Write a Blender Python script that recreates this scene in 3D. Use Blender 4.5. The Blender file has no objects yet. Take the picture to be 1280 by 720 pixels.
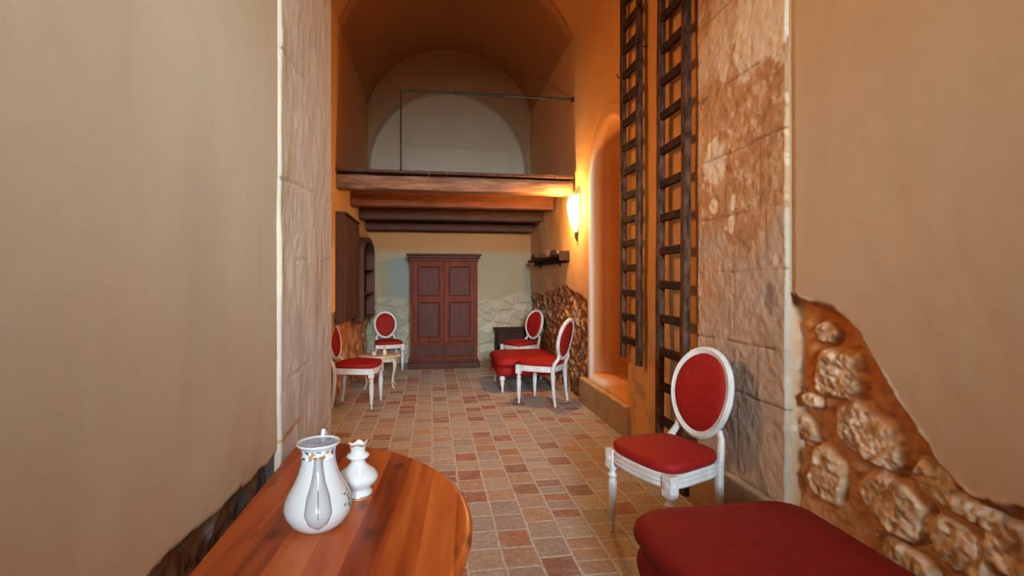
import bpy, math, random
import numpy as np
from mathutils import Vector, Matrix
random.seed(4)
C = bpy.context.scene.collection
R = math.radians
YAW = 8.88; H = 352.0; F = 640.0; CAMZ = 1.4

def at_x(px, py, X):
    """point where the view ray of a photo pixel meets the wall plane x = X (used to read real positions off the photo)"""
    a = math.atan((px-640)/F) + R(YAW)
    Y = X/math.tan(a); d = X*math.sin(R(YAW)) + Y*math.cos(R(YAW))
    return (Y, CAMZ + (H-py)*d/F)
def at_y(px, py, Y):
    a = math.atan((px-640)/F) + R(YAW)
    X = Y*math.tan(a); d = X*math.sin(R(YAW)) + Y*math.cos(R(YAW))
    return (X, CAMZ + (H-py)*d/F)

# ------------------------------------------------------------------ materials
def new_mat(name):
    m = bpy.data.materials.new(name); m.use_nodes = True
    nt = m.node_tree; b = nt.nodes['Principled BSDF']
    return m, nt, b
def N(nt, t, **kw):
    n = nt.nodes.new(t)
    for k, v in kw.items():
        if k in n.inputs: n.inputs[k].default_value = v
        else: setattr(n, k, v)
    return n
def noise_mat(name, c1, c2, scale=6, rough=.6, bump=.1, bscale=None, detail=6, stretch=(1,1,1), spec=.5, coat=0, metal=0, lo=.35, hi=.65):
    m, nt, b = new_mat(name); L = nt.links.new
    tc = N(nt, 'ShaderNodeTexCoord'); mp = N(nt, 'ShaderNodeMapping'); mp.inputs['Scale'].default_value = stretch
    L(tc.outputs['Object'], mp.inputs['Vector'])
    n = N(nt, 'ShaderNodeTexNoise', Scale=scale, Detail=detail, Roughness=.6); L(mp.outputs[0], n.inputs['Vector'])
    r = N(nt, 'ShaderNodeValToRGB'); r.color_ramp.elements[0].position = lo; r.color_ramp.elements[1].position = hi
    r.color_ramp.elements[0].color = (*c1, 1); r.color_ramp.elements[1].color = (*c2, 1)
    L(n.outputs['Fac'], r.inputs['Fac']); L(r.outputs['Color'], b.inputs['Base Color'])
    b.inputs['Roughness'].default_value = rough; b.inputs['Specular IOR Level'].default_value = spec
    b.inputs['Coat Weight'].default_value = coat; b.inputs['Metallic'].default_value = metal
    if bump:
        n2 = N(nt, 'ShaderNodeTexNoise', Scale=bscale or scale*4, Detail=6); L(mp.outputs[0], n2.inputs['Vector'])
        bp = N(nt, 'ShaderNodeBump', Strength=bump, Distance=.02); L(n2.outputs['Fac'], bp.inputs['Height']); L(bp.outputs[0], b.inputs['Normal'])
    return m

M = {}
# plaster / stone surfaces: colour comes from the 'Col' attribute, broken up by noise
def wall_mat(name, amt=.12, bump=.25, scale=2.2, bscale=30, rough=.85):
    m, nt, b = new_mat(name); L = nt.links.new
    at = N(nt, 'ShaderNodeAttribute'); at.attribute_name = 'Col'
    tc = N(nt, 'ShaderNodeTexCoord')
    n = N(nt, 'ShaderNodeTexNoise', Scale=scale, Detail=8, Roughness=.62); L(tc.outputs['Object'], n.inputs['Vector'])
    mr = N(nt, 'ShaderNodeMapRange'); mr.inputs['From Min'].default_value = .3; mr.inputs['From Max'].default_value = .7
    mr.inputs['To Min'].default_value = 1-amt; mr.inputs['To Max'].default_value = 1+amt*.6; L(n.outputs['Fac'], mr.inputs['Value'])
    n3 = N(nt, 'ShaderNodeTexNoise', Scale=bscale, Detail=8, Roughness=.7); L(tc.outputs['Object'], n3.inputs['Vector'])
    mr2 = N(nt, 'ShaderNodeMapRange'); mr2.inputs['From Min'].default_value = .3; mr2.inputs['From Max'].default_value = .7
    mr2.inputs['To Min'].default_value = 1-amt*.5; mr2.inputs['To Max'].default_value = 1+amt*.4; L(n3.outputs['Fac'], mr2.inputs['Value'])
    mu = N(nt, 'ShaderNodeMath', operation='MULTIPLY'); L(mr.outputs[0], mu.inputs[0]); L(mr2.outputs[0], mu.inputs[1])
    vm = N(nt, 'ShaderNodeVectorMath', operation='SCALE'); L(at.outputs['Color'], vm.inputs[0]); L(mu.outputs[0], vm.inputs['Scale'])
    L(vm.outputs[0], b.inputs['Base Color'])
    b.inputs['Roughness'].default_value = rough; b.inputs['Specular IOR Level'].default_value = .25
    bp = N(nt, 'ShaderNodeBump', Strength=bump, Distance=.02); L(n3.outputs['Fac'], bp.inputs['Height']); L(bp.outputs[0], b.inputs['Normal'])
    return m
M['plaster'] = wall_mat('plaster', .07, .06, 1.3, 22)
M['stone'] = wall_mat('stone', .14, .32, 5, 30)
M['rubble'] = wall_mat('rubble', .35, 1.0, 11, 45)
M['white_paint'] = noise_mat('white_paint', (.50,.485,.455), (.66,.65,.62), 9, .38, .08, 60)
M['cream_paint'] = noise_mat('cream_paint', (.46,.36,.23), (.60,.50,.35), 9, .4, .08, 60)
M['red_fabric'] = noise_mat('red_fabric', (.225,.006,.005), (.29,.010,.007), 40, .62, .25, 500, spec=.2)
M['red_fabric_wine'] = noise_mat('red_fabric_wine', (.16,.005,.006), (.20,.007,.007), 20, .66, .2, 500, spec=.2)
M['mahogany'] = noise_mat('mahogany', (.065,.010,.003), (.13,.024,.006), 5, .6, .08, 20, stretch=(6,6,.7), spec=.15)
M['mahogany_dark'] = noise_mat('mahogany_dark', (.040,.007,.002), (.070,.014,.004), 5, .6, .08, 20, stretch=(6,6,.7), spec=.25)
M['dark_wood'] = noise_mat('dark_wood', (.012,.006,.004), (.03,.012,.007), 6, .7, .2, 20, stretch=(1,1,4), spec=.2)
M['cupboard_wood'] = noise_mat('cupboard_wood', (.055,.018,.008), (.085,.03,.014), 4, .75, .2, 20, stretch=(5,5,.8))
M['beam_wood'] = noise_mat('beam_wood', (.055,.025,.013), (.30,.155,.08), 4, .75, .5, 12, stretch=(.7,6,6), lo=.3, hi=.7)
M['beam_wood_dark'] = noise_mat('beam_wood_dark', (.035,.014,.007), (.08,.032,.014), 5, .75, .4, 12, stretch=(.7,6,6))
M['beam_wood_deep'] = noise_mat('beam_wood_deep', (.12,.036,.010), (.22,.070,.022), 5, .7, .4, 12, stretch=(.7,6,6))
M['ladder_wood'] = noise_mat('ladder_wood', (.022,.013,.009), (.15,.072,.042), 7, .8, .5, 20, stretch=(4,4,1.3), lo=.36, hi=.72, spec=.15)
M['rung_wood'] = noise_mat('rung_wood', (.018,.010,.006), (.045,.023,.013), 7, .8, .3, 20, spec=.15)
M['iron'] = noise_mat('iron', (.018,.02,.018), (.05,.05,.045), 20, .5, .2, 60, metal=.6)
M['porcelain'] = noise_mat('porcelain', (.60,.59,.565), (.65,.64,.62), 4, .16, 0, coat=.3)
M['porcelain_grey'] = noise_mat('porcelain_grey', (.42,.405,.385), (.47,.455,.435), 4, .2, 0, coat=.2)
M['gold'] = noise_mat('gold', (.62,.36,.10), (.75,.48,.16), 20, .25, 0, metal=.8)
M['blue_grey'] = noise_mat('blue_grey', (.20,.28,.40), (.45,.52,.62), 30, .2, 0)
M['slit'] = noise_mat('slit', (.16,.07,.06), (.22,.10,.09), 30, .5, 0)
M['floral'] = noise_mat('floral', (.02,.05,.04), (.25,.30,.16), 60, .3, 0)
M['glass_dark'] = noise_mat('glass_dark', (.10,.06,.05), (.22,.14,.12), 30, .12, 0)
M['window_paint'] = noise_mat('window_paint', (.30,.24,.18), (.4,.33,.25), 8, .6, .1)

def band_mat():
    m, nt, b = new_mat('jug_band'); L = nt.links.new
    tc = N(nt, 'ShaderNodeTexCoord'); v = N(nt, 'ShaderNodeTexVoronoi', Scale=120); L(tc.outputs['Object'], v.inputs['Vector'])
    r = N(nt, 'ShaderNodeValToRGB'); r.color_ramp.interpolation = 'CONSTANT'
    e = r.color_ramp.elements; e[0].position = 0; e[0].color = (.78,.77,.74,1); e[1].position = .42; e[1].color = (.05,.09,.13,1)
    x = e.new(.62); x.color = (.5,.25,.1,1); x = e.new(.8); x.color = (.7,.7,.68,1)
    sp = N(nt, 'ShaderNodeSeparateColor'); L(v.outputs['Color'], sp.inputs[0]); L(sp.outputs[0], r.inputs['Fac']); L(r.outputs[0], b.inputs['Base Color'])
    b.inputs['Roughness'].default_value = .15
    return m
M['jug_band'] = band_mat()

def pine_mat():
    """orange varnished pine: boards side by side, long grain, knots"""
    m, nt, b = new_mat('varnished_pine'); L = nt.links.new
    tc = N(nt, 'ShaderNodeTexCoord'); mp = N(nt, 'ShaderNodeMapping'); mp.inputs['Rotation'].default_value = (0,0,R(4))
    L(tc.outputs['Object'], mp.inputs['Vector'])
    sx = N(nt, 'ShaderNodeSeparateXYZ'); L(mp.outputs[0], sx.inputs[0])
    dv = N(nt, 'ShaderNodeMath', operation='DIVIDE'); L(sx.outputs['X'], dv.inputs[0]); dv.inputs[1].default_value = .085
    fl = N(nt, 'ShaderNodeMath', operation='FLOOR'); L(dv.outputs[0], fl.inputs[0])
    wn = N(nt, 'ShaderNodeTexWhiteNoise', noise_dimensions='1D'); L(fl.outputs[0], wn.inputs['W'])
    # offset grain per board
    cmb = N(nt, 'ShaderNodeCombineXYZ'); L(sx.outputs['X'], cmb.inputs[0])
    ad = N(nt, 'ShaderNodeMath', operation='MULTIPLY_ADD'); L(wn.outputs['Value'], ad.inputs[0]); ad.inputs[1].default_value = 7; L(sx.outputs['Y'], ad.inputs[2])
    L(ad.outputs[0], cmb.inputs[1])
    mp2 = N(nt, 'ShaderNodeMapping'); mp2.inputs['Scale'].default_value = (26, 1.6, 1); L(cmb.outputs[0], mp2.inputs['Vector'])
    g = N(nt, 'ShaderNodeTexNoise', Scale=1, Detail=5, Roughness=.55, Distortion=.6); L(mp2.outputs[0], g.inputs['Vector'])
    mix = N(nt, 'ShaderNodeMath', operation='MULTIPLY_ADD'); L(wn.outputs['Value'], mix.inputs[0]); mix.inputs[1].default_value = .42
    sub = N(nt, 'ShaderNodeMath', operation='SUBTRACT'); L(g.outputs['Fac'], sub.inputs[0]); sub.inputs[1].default_value = .2
    L(sub.outputs[0], mix.inputs[2])
    r = N(nt, 'ShaderNodeValToRGB'); e = r.color_ramp.elements
    e[0].position = .12; e[0].color = (.17,.024,.005,1); e[1].position = .85; e[1].color = (.58,.15,.026,1)
    x = e.new(.48); x.color = (.39,.072,.011,1)
    L(mix.outputs[0], r.inputs['Fac'])
    # knots
    mp3 = N(nt, 'ShaderNodeMapping'); mp3.inputs['Scale'].default_value = (4.2, 2.3, 1); L(cmb.outputs[0], mp3.inputs['Vector'])
    v = N(nt, 'ShaderNodeTexVoronoi', Scale=1, voronoi_dimensions='2D'); v.inputs['Randomness'].default_value = 1; L(mp3.outputs[0], v.inputs['Vector'])
    kr = N(nt, 'ShaderNodeMapRange'); kr.inputs['From Min'].default_value = .03; kr.inputs['From Max'].default_value = .11; kr.inputs['To Min'].default_value = .75; kr.inputs['To Max'].default_value = 0
    L(v.outputs['Distance'], kr.inputs['Value'])
    mc = N(nt, 'ShaderNodeMix', data_type='RGBA'); L(kr.outputs[0], mc.inputs['Factor']); L(r.outputs[0], mc.inputs['A']); mc.inputs['B'].default_value = (.07,.012,.004,1)
    L(mc.outputs['Result'], b.inputs['Base Color'])
    b.inputs['Roughness'].default_value = .42; b.inputs['Specular IOR Level'].default_value = .35; b.inputs['Coat Weight'].default_value = .06; b.inputs['Coat Roughness'].default_value = .2
    bp = N(nt, 'ShaderNodeBump', Strength=.05, Distance=.01); L(g.outputs['Fac'], bp.inputs['Height']); L(bp.outputs[0], b.inputs['Normal'])
    return m
M['pine'] = pine_mat()

def tile_mat():
    """worn terracotta tiles in columns running down the room"""
    m, nt, b = new_mat('terracotta_tiles'); L = nt.links.new
    tc = N(nt, 'ShaderNodeTexCoord')
    dn = N(nt, 'ShaderNodeTexNoise', Scale=3.2, Detail=3); L(tc.outputs['Object'], dn.inputs['Vector'])
    off = N(nt, 'ShaderNodeVectorMath', operation='SUBTRACT'); L(dn.outputs['Color'], off.inputs[0]); off.inputs[1].default_value = (.5,.5,.5)
    sc = N(nt, 'ShaderNodeVectorMath', operation='SCALE'); L(off.outputs[0], sc.inputs[0]); sc.inputs['Scale'].default_value = .03
    ad = N(nt, 'ShaderNodeVectorMath', operation='ADD'); L(tc.outputs['Object'], ad.inputs[0]); L(sc.outputs[0], ad.inputs[1])
    mp = N(nt, 'ShaderNodeMapping'); mp.inputs['Rotation'].default_value = (0,0,R(90)); L(ad.outputs[0], mp.inputs['Vector'])
    br = N(nt, 'ShaderNodeTexBrick', offset=.38, offset_frequency=3, squash=.62, squash_frequency=4)
    for k, v in {'Scale':1,'Mortar Size':.011,'Mortar Smooth':.6,'Bias':0,'Brick Width':.19,'Row Height':.178}.items(): br.inputs[k].default_value = v
    br.inputs['Color1'].default_value = (0,0,0,1); br.inputs['Color2'].default_value = (1,1,1,1); br.inputs['Mortar'].default_value = (.5,.5,.5,1)
    L(mp.outputs[0], br.inputs['Vector'])
    r = N(nt, 'ShaderNodeValToRGB'); e = r.color_ramp.elements
    e[0].position = 0; e[0].color = (.31,.31,.29,1); e[1].position = 1; e[1].color = (.42,.12,.065,1)
    for p, c in ((.18,(.45,.44,.39)),(.34,(.32,.29,.26)),(.46,(.44,.40,.33)),(.58,(.37,.26,.20)),(.70,(.43,.31,.20)),(.80,(.37,.16,.10)),(.90,(.24,.16,.13))):
        x = e.new(p); x.color = (*c,1)
    L(br.outputs['Color'], r.inputs['Fac'])
    n = N(nt, 'ShaderNodeTexNoise', Scale=9, Detail=8, Roughness=.7); L(tc.outputs['Object'], n.inputs['Vector'])
    wr = N(nt, 'ShaderNodeMapRange'); wr.inputs['From Min'].default_value = .46; wr.inputs['From Max'].default_value = .68; wr.inputs['To Max'].default_value = .6; L(n.outputs['Fac'], wr.inputs['Value'])
    mc = N(nt, 'ShaderNodeMix', data_type='RGBA'); L(wr.outputs[0], mc.inputs['Factor']); L(r.outputs[0], mc.inputs['A']); mc.inputs['B'].default_value = (.44,.44,.42,1)
    mo = N(nt, 'ShaderNodeMix', data_type='RGBA'); L(br.outputs['Fac'], mo.inputs['Factor']); L(mc.outputs['Result'], mo.inputs['A']); mo.inputs['B'].default_value = (.52,.53,.51,1)
    n2 = N(nt, 'ShaderNodeTexNoise', Scale=38, Detail=6, Roughness=.7); L(tc.outputs['Object'], n2.inputs['Vector'])
    m2 = N(nt, 'ShaderNodeMapRange'); m2.inputs['From Min'].default_value = .3; m2.inputs['From Max'].default_value = .7; m2.inputs['To Min'].default_value = .60; m2.inputs['To Max'].default_value = 1.18; L(n2.outputs['Fac'], m2.inputs['Value'])
    vs = N(nt, 'ShaderNodeVectorMath', operation='SCALE'); L(mo.outputs['Result'], vs.inputs[0]); L(m2.outputs[0], vs.inputs['Scale'])
    L(vs.outputs[0], b.inputs['Base Color'])
    rr = N(nt, 'ShaderNodeMapRange'); rr.inputs['To Min'].default_value = .42; rr.inputs['To Max'].default_value = .7; L(n.outputs['Fac'], rr.inputs['Value']); L(rr.outputs[0], b.inputs['Roughness'])
    hh = N(nt, 'ShaderNodeMath', operation='MULTIPLY_ADD'); L(br.outputs['Fac'], hh.inputs[0]); hh.inputs[1].default_value = -.6; L(n2.outputs['Fac'], hh.inputs[2])
    bp = N(nt, 'ShaderNodeBump', Strength=.6, Distance=.014); L(hh.outputs[0], bp.inputs['Height']); L(bp.outputs[0], b.inputs['Normal'])
    return m
M['tiles'] = tile_mat()

def shade_mat():
    m, nt, b = new_mat('lit_lamp_shade')
    b.inputs['Base Color'].default_value = (.9,.8,.6,1); b.inputs['Emission Color'].default_value = (1,.62,.22,1); b.inputs['Emission Strength'].default_value = 9
    return m
M['lit_shade'] = shade_mat()

# ------------------------------------------------------------------ mesh helpers
class MB:
    def __init__(s): s.v = []; s.f = []
    def add(s, vs, fs, mat=None):
        o = len(s.v)
        s.v += [tuple(mat @ Vector(v)) if mat else tuple(v) for v in vs]; s.f += [tuple(i+o for i in f) for f in fs]; return s
    def box(s, x0,x1,y0,y1,z0,z1, mat=None):
        vs = [(x0,y0,z0),(x1,y0,z0),(x1,y1,z0),(x0,y1,z0),(x0,y0,z1),(x1,y0,z1),(x1,y1,z1),(x0,y1,z1)]
        return s.add(vs, [(0,3,2,1),(4,5,6,7),(0,1,5,4),(1,2,6,5),(2,3,7,6),(3,0,4,7)], mat)
    def lathe(s, prof, n=32, cx=0, cy=0, mat=None):
        """prof: list of (r, z) bottom to top"""
        vs = []; fs = []
        for r, z in prof:
            for k in range(n):
                a = 2*math.pi*k/n; vs.append((cx+r*math.cos(a), cy+r*math.sin(a), z))
        for i in range(len(prof)-1):
            for k in range(n):
                k2 = (k+1)%n; fs.append((i*n+k, i*n+k2, (i+1)*n+k2, (i+1)*n+k))
        if prof[0][0] > 1e-4: fs.append(tuple(reversed(range(n))))
        if prof[-1][0] > 1e-4: fs.append(tuple((len(prof)-1)*n+k for k in range(n)))
        return s.add(vs, fs, mat)
    def loft(s, rings, cap=True, mat=None):
        n = len(rings[0]); vs = [p for r in rings for p in r]; fs = []
        for i in range(len(rings)-1):
            for k in range(n):
                k2 = (k+1)%n; fs.append((i*n+k, i*n+k2, (i+1)*n+k2, (i+1)*n+k))
        if cap: fs.append(tuple(reversed(range(n)))); fs.append(tuple((len(rings)-1)*n+k for k in range(n)))
        return s.add(vs, fs, mat)
    def tube(s, pts, rad, n=12, closed=False, sq=None, mat=None, up=(0,0,1)):
        """sweep an elliptical section (rad or (ra, rb)) along pts"""
        P = [Vector(p) for p in pts]; m = len(P); rings = []
        for i in range(m):
            if closed: t = P[(i+1)%m]-P[i-1]
            else: t = P[min(i+1,m-1)]-P[max(i-1,0)]
            t.normalize(); u = Vector(up)
            if abs(t.dot(u)) > .95: u = Vector((0,1,0)) if abs(t.y) < .9 else Vector((1,0,0))
            a = t.cross(u).normalized(); b2 = a.cross(t).normalized()
            r = rad[i] if isinstance(rad, list) else rad
            ra, rb = r if isinstance(r, tuple) else (r, r)
            ring = []
            for k in range(n):
                an = 2*math.pi*k/n; ca, sa = math.cos(an), math.sin(an)
                if sq: ca = math.copysign(abs(ca)**sq, ca); sa = math.copysign(abs(sa)**sq, sa)
                ring.append(tuple(P[i] + a*(ra*ca) + b2*(rb*sa)))
            rings.append(ring)
        if closed: rings.append(rings[0])
        return s.loft(rings, cap=not closed, mat=mat)
    def build(s, name, mat, parent=None, smooth=True, bevel=0, seg=2, sub=0, loc=None, angle=40):
        me = bpy.data.meshes.new(name); me.from_pydata(s.v, [], s.f); me.update()
        o = bpy.data.objects.new(name, me); C.objects.link(o); me.materials.append(M[mat] if isinstance(mat, str) else mat)
        import bmesh as _b
        bm = _b.new(); bm.from_mesh(me); _b.ops.remove_doubles(bm, verts=bm.verts, dist=1e-5); _b.ops.recalc_face_normals(bm, faces=bm.faces)
        if smooth:
            for e in bm.edges:
                if len(e.link_faces) == 2 and e.calc_face_angle(0) > R(angle): e.smooth = False
            for f in bm.faces: f.smooth = True
        bm.to_mesh(me); bm.free()
        if bevel:
            mo = o.modifiers.new('bevel', 'BEVEL'); mo.width = bevel; mo.segments = seg; mo.limit_method = 'ANGLE'; mo.angle_limit = R(35); mo.harden_normals = False
        if sub:
            mo = o.modifiers.new('sub', 'SUBSURF'); mo.levels = sub; mo.render_levels = sub
        if parent: o.parent = parent
        if loc: o.location = loc
        return o

def thing(name, label, cat, loc=(0,0,0), rz=0, group=None):
    o = bpy.data.objects.new(name, None); C.objects.link(o); o.empty_display_size = .1
    o.location = loc; o.rotation_euler = (0,0,rz); o['label'] = label; o['category'] = cat
    if group: o['group'] = group
    return o
def tag(o, label, cat, group=None):
    o['label'] = label; o['category'] = cat
    if group: o['group'] = group
    return o
def struct(o): o['kind'] = 'structure'; return o
def dup(root, loc, rz, label, group=None, scale=None):
    r = root.copy(); C.objects.link(r); r.location = loc; r.rotation_euler = (0,0,rz); r['label'] = label
    if group: r['group'] = group
    r.scale = (scale or 1,)*3
    for ch in list(root.children):
        c = ch.copy(); C.objects.link(c); c.parent = r
        for g in ch.children:
            d = g.copy(); C.objects.link(d); d.parent = c
    return r

# ------------------------------------------------------------------ numpy noise
def _hash(ix, iy, s):
    h = np.sin(ix*127.1 + iy*311.7 + s*74.7)*43758.5453
    return h - np.floor(h)
def vnoise(x, y, s=0):
    ix, iy = np.floor(x), np.floor(y); fx, fy = x-ix, y-iy
    fx = fx*fx*(3-2*fx); fy = fy*fy*(3-2*fy)
    a, b = _hash(ix,iy,s), _hash(ix+1,iy,s); c, d = _hash(ix,iy+1,s), _hash(ix+1,iy+1,s)
    return (a*(1-fx)+b*fx)*(1-fy) + (c*(1-fx)+d*fx)*fy
def fbm(x, y, s=0, o=5):
    t = 0; a = .5; n = 0
    for k in range(o): t = t + a*vnoise(x*2**k+k*17.3, y*2**k+k*9.1, s+k); n += a; a *= .55
    return t/n
def sstep(a, b, x):
    t = np.clip((x-a)/(b-a), 0, 1); return t*t*(3-2*t)
def voronoi(x, y, s=0, jit=.8):
    """distance to nearest, gap to second nearest, cell random"""
    ix, iy = np.floor(x), np.floor(y); d1 = np.full_like(x, 9.); d2 = np.full_like(x, 9.); cid = np.zeros_like(x)
    for i in (-1,0,1):
        for j in (-1,0,1):
            cx, cy = ix+i, iy+j
            px = cx+.5+jit*(_hash(cx,cy,s)-.5); py = cy+.5+jit*(_hash(cx,cy,s+3)-.5)
            d = np.hypot(px-x, py-y); m = d < d1
            d2 = np.where(m, d1, np.minimum(d2, d)); cid = np.where(m, _hash(cx,cy,s+7), cid); d1 = np.where(m, d, d1)
    return d1, d2-d1, cid
def mixc(c, col, m):
    return c*(1-m[...,None]) + np.array(col)*m[...,None]
def lines(*segs):
    out = []
    for a, b, st in segs:
        n = max(1, int(round((b-a)/st))); out += [a+(b-a)*k/n for k in range(n)]
    out.append(segs[-1][1]); return np.array(out)
def poly_below(u, v, pts):
    """>0 where v is below the polyline pts (u ascending)"""
    pu = [p[0] for p in pts]; pv = [p[1] for p in pts]
    return np.interp(u, pu, pv) - v
def wall_grid(name, us, vs, fn, mat, axis='x'):
    """fn(U, V) -> (offset coordinate, colour); axis x: wall in the y-z plane; axis y: wall in the x-z plane"""
    U, V = np.meshgrid(us, vs, indexing='ij'); D, col = fn(U, V)
    if axis == 'x': P = np.stack([D, U, V], -1)
    elif axis == 'y': P = np.stack([U, D, V], -1)
    nu, nv = U.shape; P = P.reshape(-1, 3)
    idx = np.arange(nu*nv).reshape(nu, nv)
    f = np.stack([idx[:-1,:-1], idx[1:,:-1], idx[1:,1:], idx[:-1,1:]], -1).reshape(-1, 4)
    me = bpy.data.meshes.new(name); me.from_pydata(P.tolist(), [], f.tolist())
    ca = me.color_attributes.new('Col', 'FLOAT_COLOR', 'POINT')
    rgba = np.ones((nu*nv, 4), dtype=np.float32); rgba[:, :3] = np.clip(col.reshape(-1, 3), 0, 1); ca.data.foreach_set('color', rgba.ravel())
    me.polygons.foreach_set('use_smooth', [True]*len(me.polygons)); me.materials.append(M[mat]); me.update()
    o = bpy.data.objects.new(name, me); C.objects.link(o); return struct(o)

# ------------------------------------------------------------------ room
XR = 1.70; XL = -.57; XLD = -1.08; YB = 9.0; YF = -3.6
PLAST = (.53,.42,.275); OCHRE = (.62,.33,.12); PALE = (.60,.50,.39); MORT = (.52,.20,.055)

struct(MB().box(-1.5,2.4,YF-.3,YB+.3,-.1,0).build('floor', 'tiles', smooth=False))

# --- right wall, plaster with the broken patch of rubble masonry
patch_px = [(992,362),(1000,368),(1040,383),(1060,396),(1078,425),(1100,460),(1122,495),(1150,535),(1172,572),(1188,592),(1212,615),(1240,624),(1280,633)]
patch = [at_x(x, y, XR) for x, y in patch_px]; patch += [(.9, patch[-1][1]+.03), (.2, .62), (-1, .5)]; patch.sort()
patch_e = patch + [(2.3, patch[-1][1])]
stones = [  # photo centre, half sizes in metres, tilt, roughness, squareness
    (1045,468,.115,.095,-.05,5), (1030,415,.06,.045,0,2), (1082,545,.15,.10,-.25,2.6), (1030,592,.095,.105,-.2,2.6), (1112,632,.13,.085,-.1,2.6),
    (1166,600,.07,.055,-.3,2.4), (1196,686,.095,.07,-.2,2.6), (1003,532,.075,.05,-.5,2.4), (1215,640,.16,.035,-.12,2.6), (1262,690,.08,.08,0,2.6), (1130,700,.10,.04,0,3), (1012,500,.05,.03,0,2.2)]
def right_fn(Y, Z):
    wob = (fbm(Y*9, Z*9, 3)-.5)*.05
    s = poly_below(Y, Z, patch_e) + wob
    m = sstep(-.004, .012, s)*sstep(2.235, 2.215, Y+(fbm(Z*7, Y*0, 8)-.5)*.02)
    deep = .055*m*sstep(0, .05, s)
    rough = (fbm(Y*7, Z*7, 11)-.5)*.05 + (fbm(Y*26, Z*26, 12, 2)-.5)*.016
    col = np.ones(Y.shape+(3,))*np.array(PLAST)
    col = mixc(col, (.60,.30,.13), sstep(.45,.75, fbm(Y*.9,Z*.9,21))*.25)
    mort = np.ones(Y.shape+(3,))*np.array(MORT); mort = mixc(mort, (.62,.32,.11), sstep(.45,.7,fbm(Y*5,Z*5,31))*.8)
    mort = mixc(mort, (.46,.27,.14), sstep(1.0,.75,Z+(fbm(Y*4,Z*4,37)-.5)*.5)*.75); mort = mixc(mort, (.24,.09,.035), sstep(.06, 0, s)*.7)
    h = rough.copy()
    for k, (px, py, a, b, tl, pw) in enumerate(stones):
        cy, cz = at_x(px, py, XR+.03)
        dy = -(Y-cy); dz = Z-cz; c, sn = math.cos(tl), math.sin(tl)
        u = (dy*c+dz*sn)/a/1.12; v = (-dy*sn+dz*c)/b/1.15
        wv = (fbm(Y*9, Z*9, 40+k)-.5)*.55
        q = (np.abs(u)**pw + np.abs(v)**pw)**(1/pw) + wv
        mk = sstep(1.10, .80, q)
        body = .026 + (fbm(Y*16, Z*16, 50+k, 3)-.5)*.034 + (vnoise(Y*58, Z*58, 51+k)-.5)*.014
        h = h*(1-mk) + body*mk
        ring = np.exp(-((q-1.1)/.12)**2); h = h - .010*ring*(1-mk)
        sc = mixc(np.ones(Y.shape+(3,))*np.array((.54,.38,.21)), (.80,.68,.48), sstep(.42,.62,fbm(Y*22,Z*22,60+k,3)))
        sc = mixc(sc, (.26,.15,.08), sstep(.60,.72,fbm(Y*26,Z*26,70+k,2))*.7)
        mort = mort*(1-mk[...,None]) + sc*mk[...,None]
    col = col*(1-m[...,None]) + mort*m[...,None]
    # lime fillet along the pier
    w = sstep(.012, .004, np.abs(Y-(2.205+(fbm(Z*6, Y*0, 5)-.5)*.04)))*sstep(1.42,1.36,Z)*sstep(.50,.56,Z)
    col = mixc(col, (.60,.50,.39), w*m)
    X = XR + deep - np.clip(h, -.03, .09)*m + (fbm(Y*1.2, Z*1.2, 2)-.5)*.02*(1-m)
    # smooth bead between plaster and pier
    X = X + .012*sstep(.02, 0, np.abs(Y-2.21))*(1-m)
    X = X + .38*((Y > -1.41)&(Y < -.39)&(Z > 1.74)&(Z < 2.96))
    return X, col
b = MB()
for y in (-1.37,-.90,-.43): b.box(1.84,1.88,y-.025,y+.025,1.76,2.94)
for z in (1.78,2.35,2.92): b.box(1.842,1.878,-1.4,-.4,z-.02,z+.02)
struct(b.build('window_2', 'window_paint', smooth=False))
wall_grid('wall_right', lines((YF,-1.42,.12),(-1.42,-1.40,.02),(-1.40,-.40,.1),(-.40,-.38,.02),(-.38,.9,.12),(.9,2.25,.0075)), lines((0,.3,.03),(.3,1.5,.0075),(1.5,1.73,.12),(1.73,1.75,.02),(1.75,2.95,.12),(2.95,2.97,.02),(2.97,5.6,.12)), right_fn, 'plaster')

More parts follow.
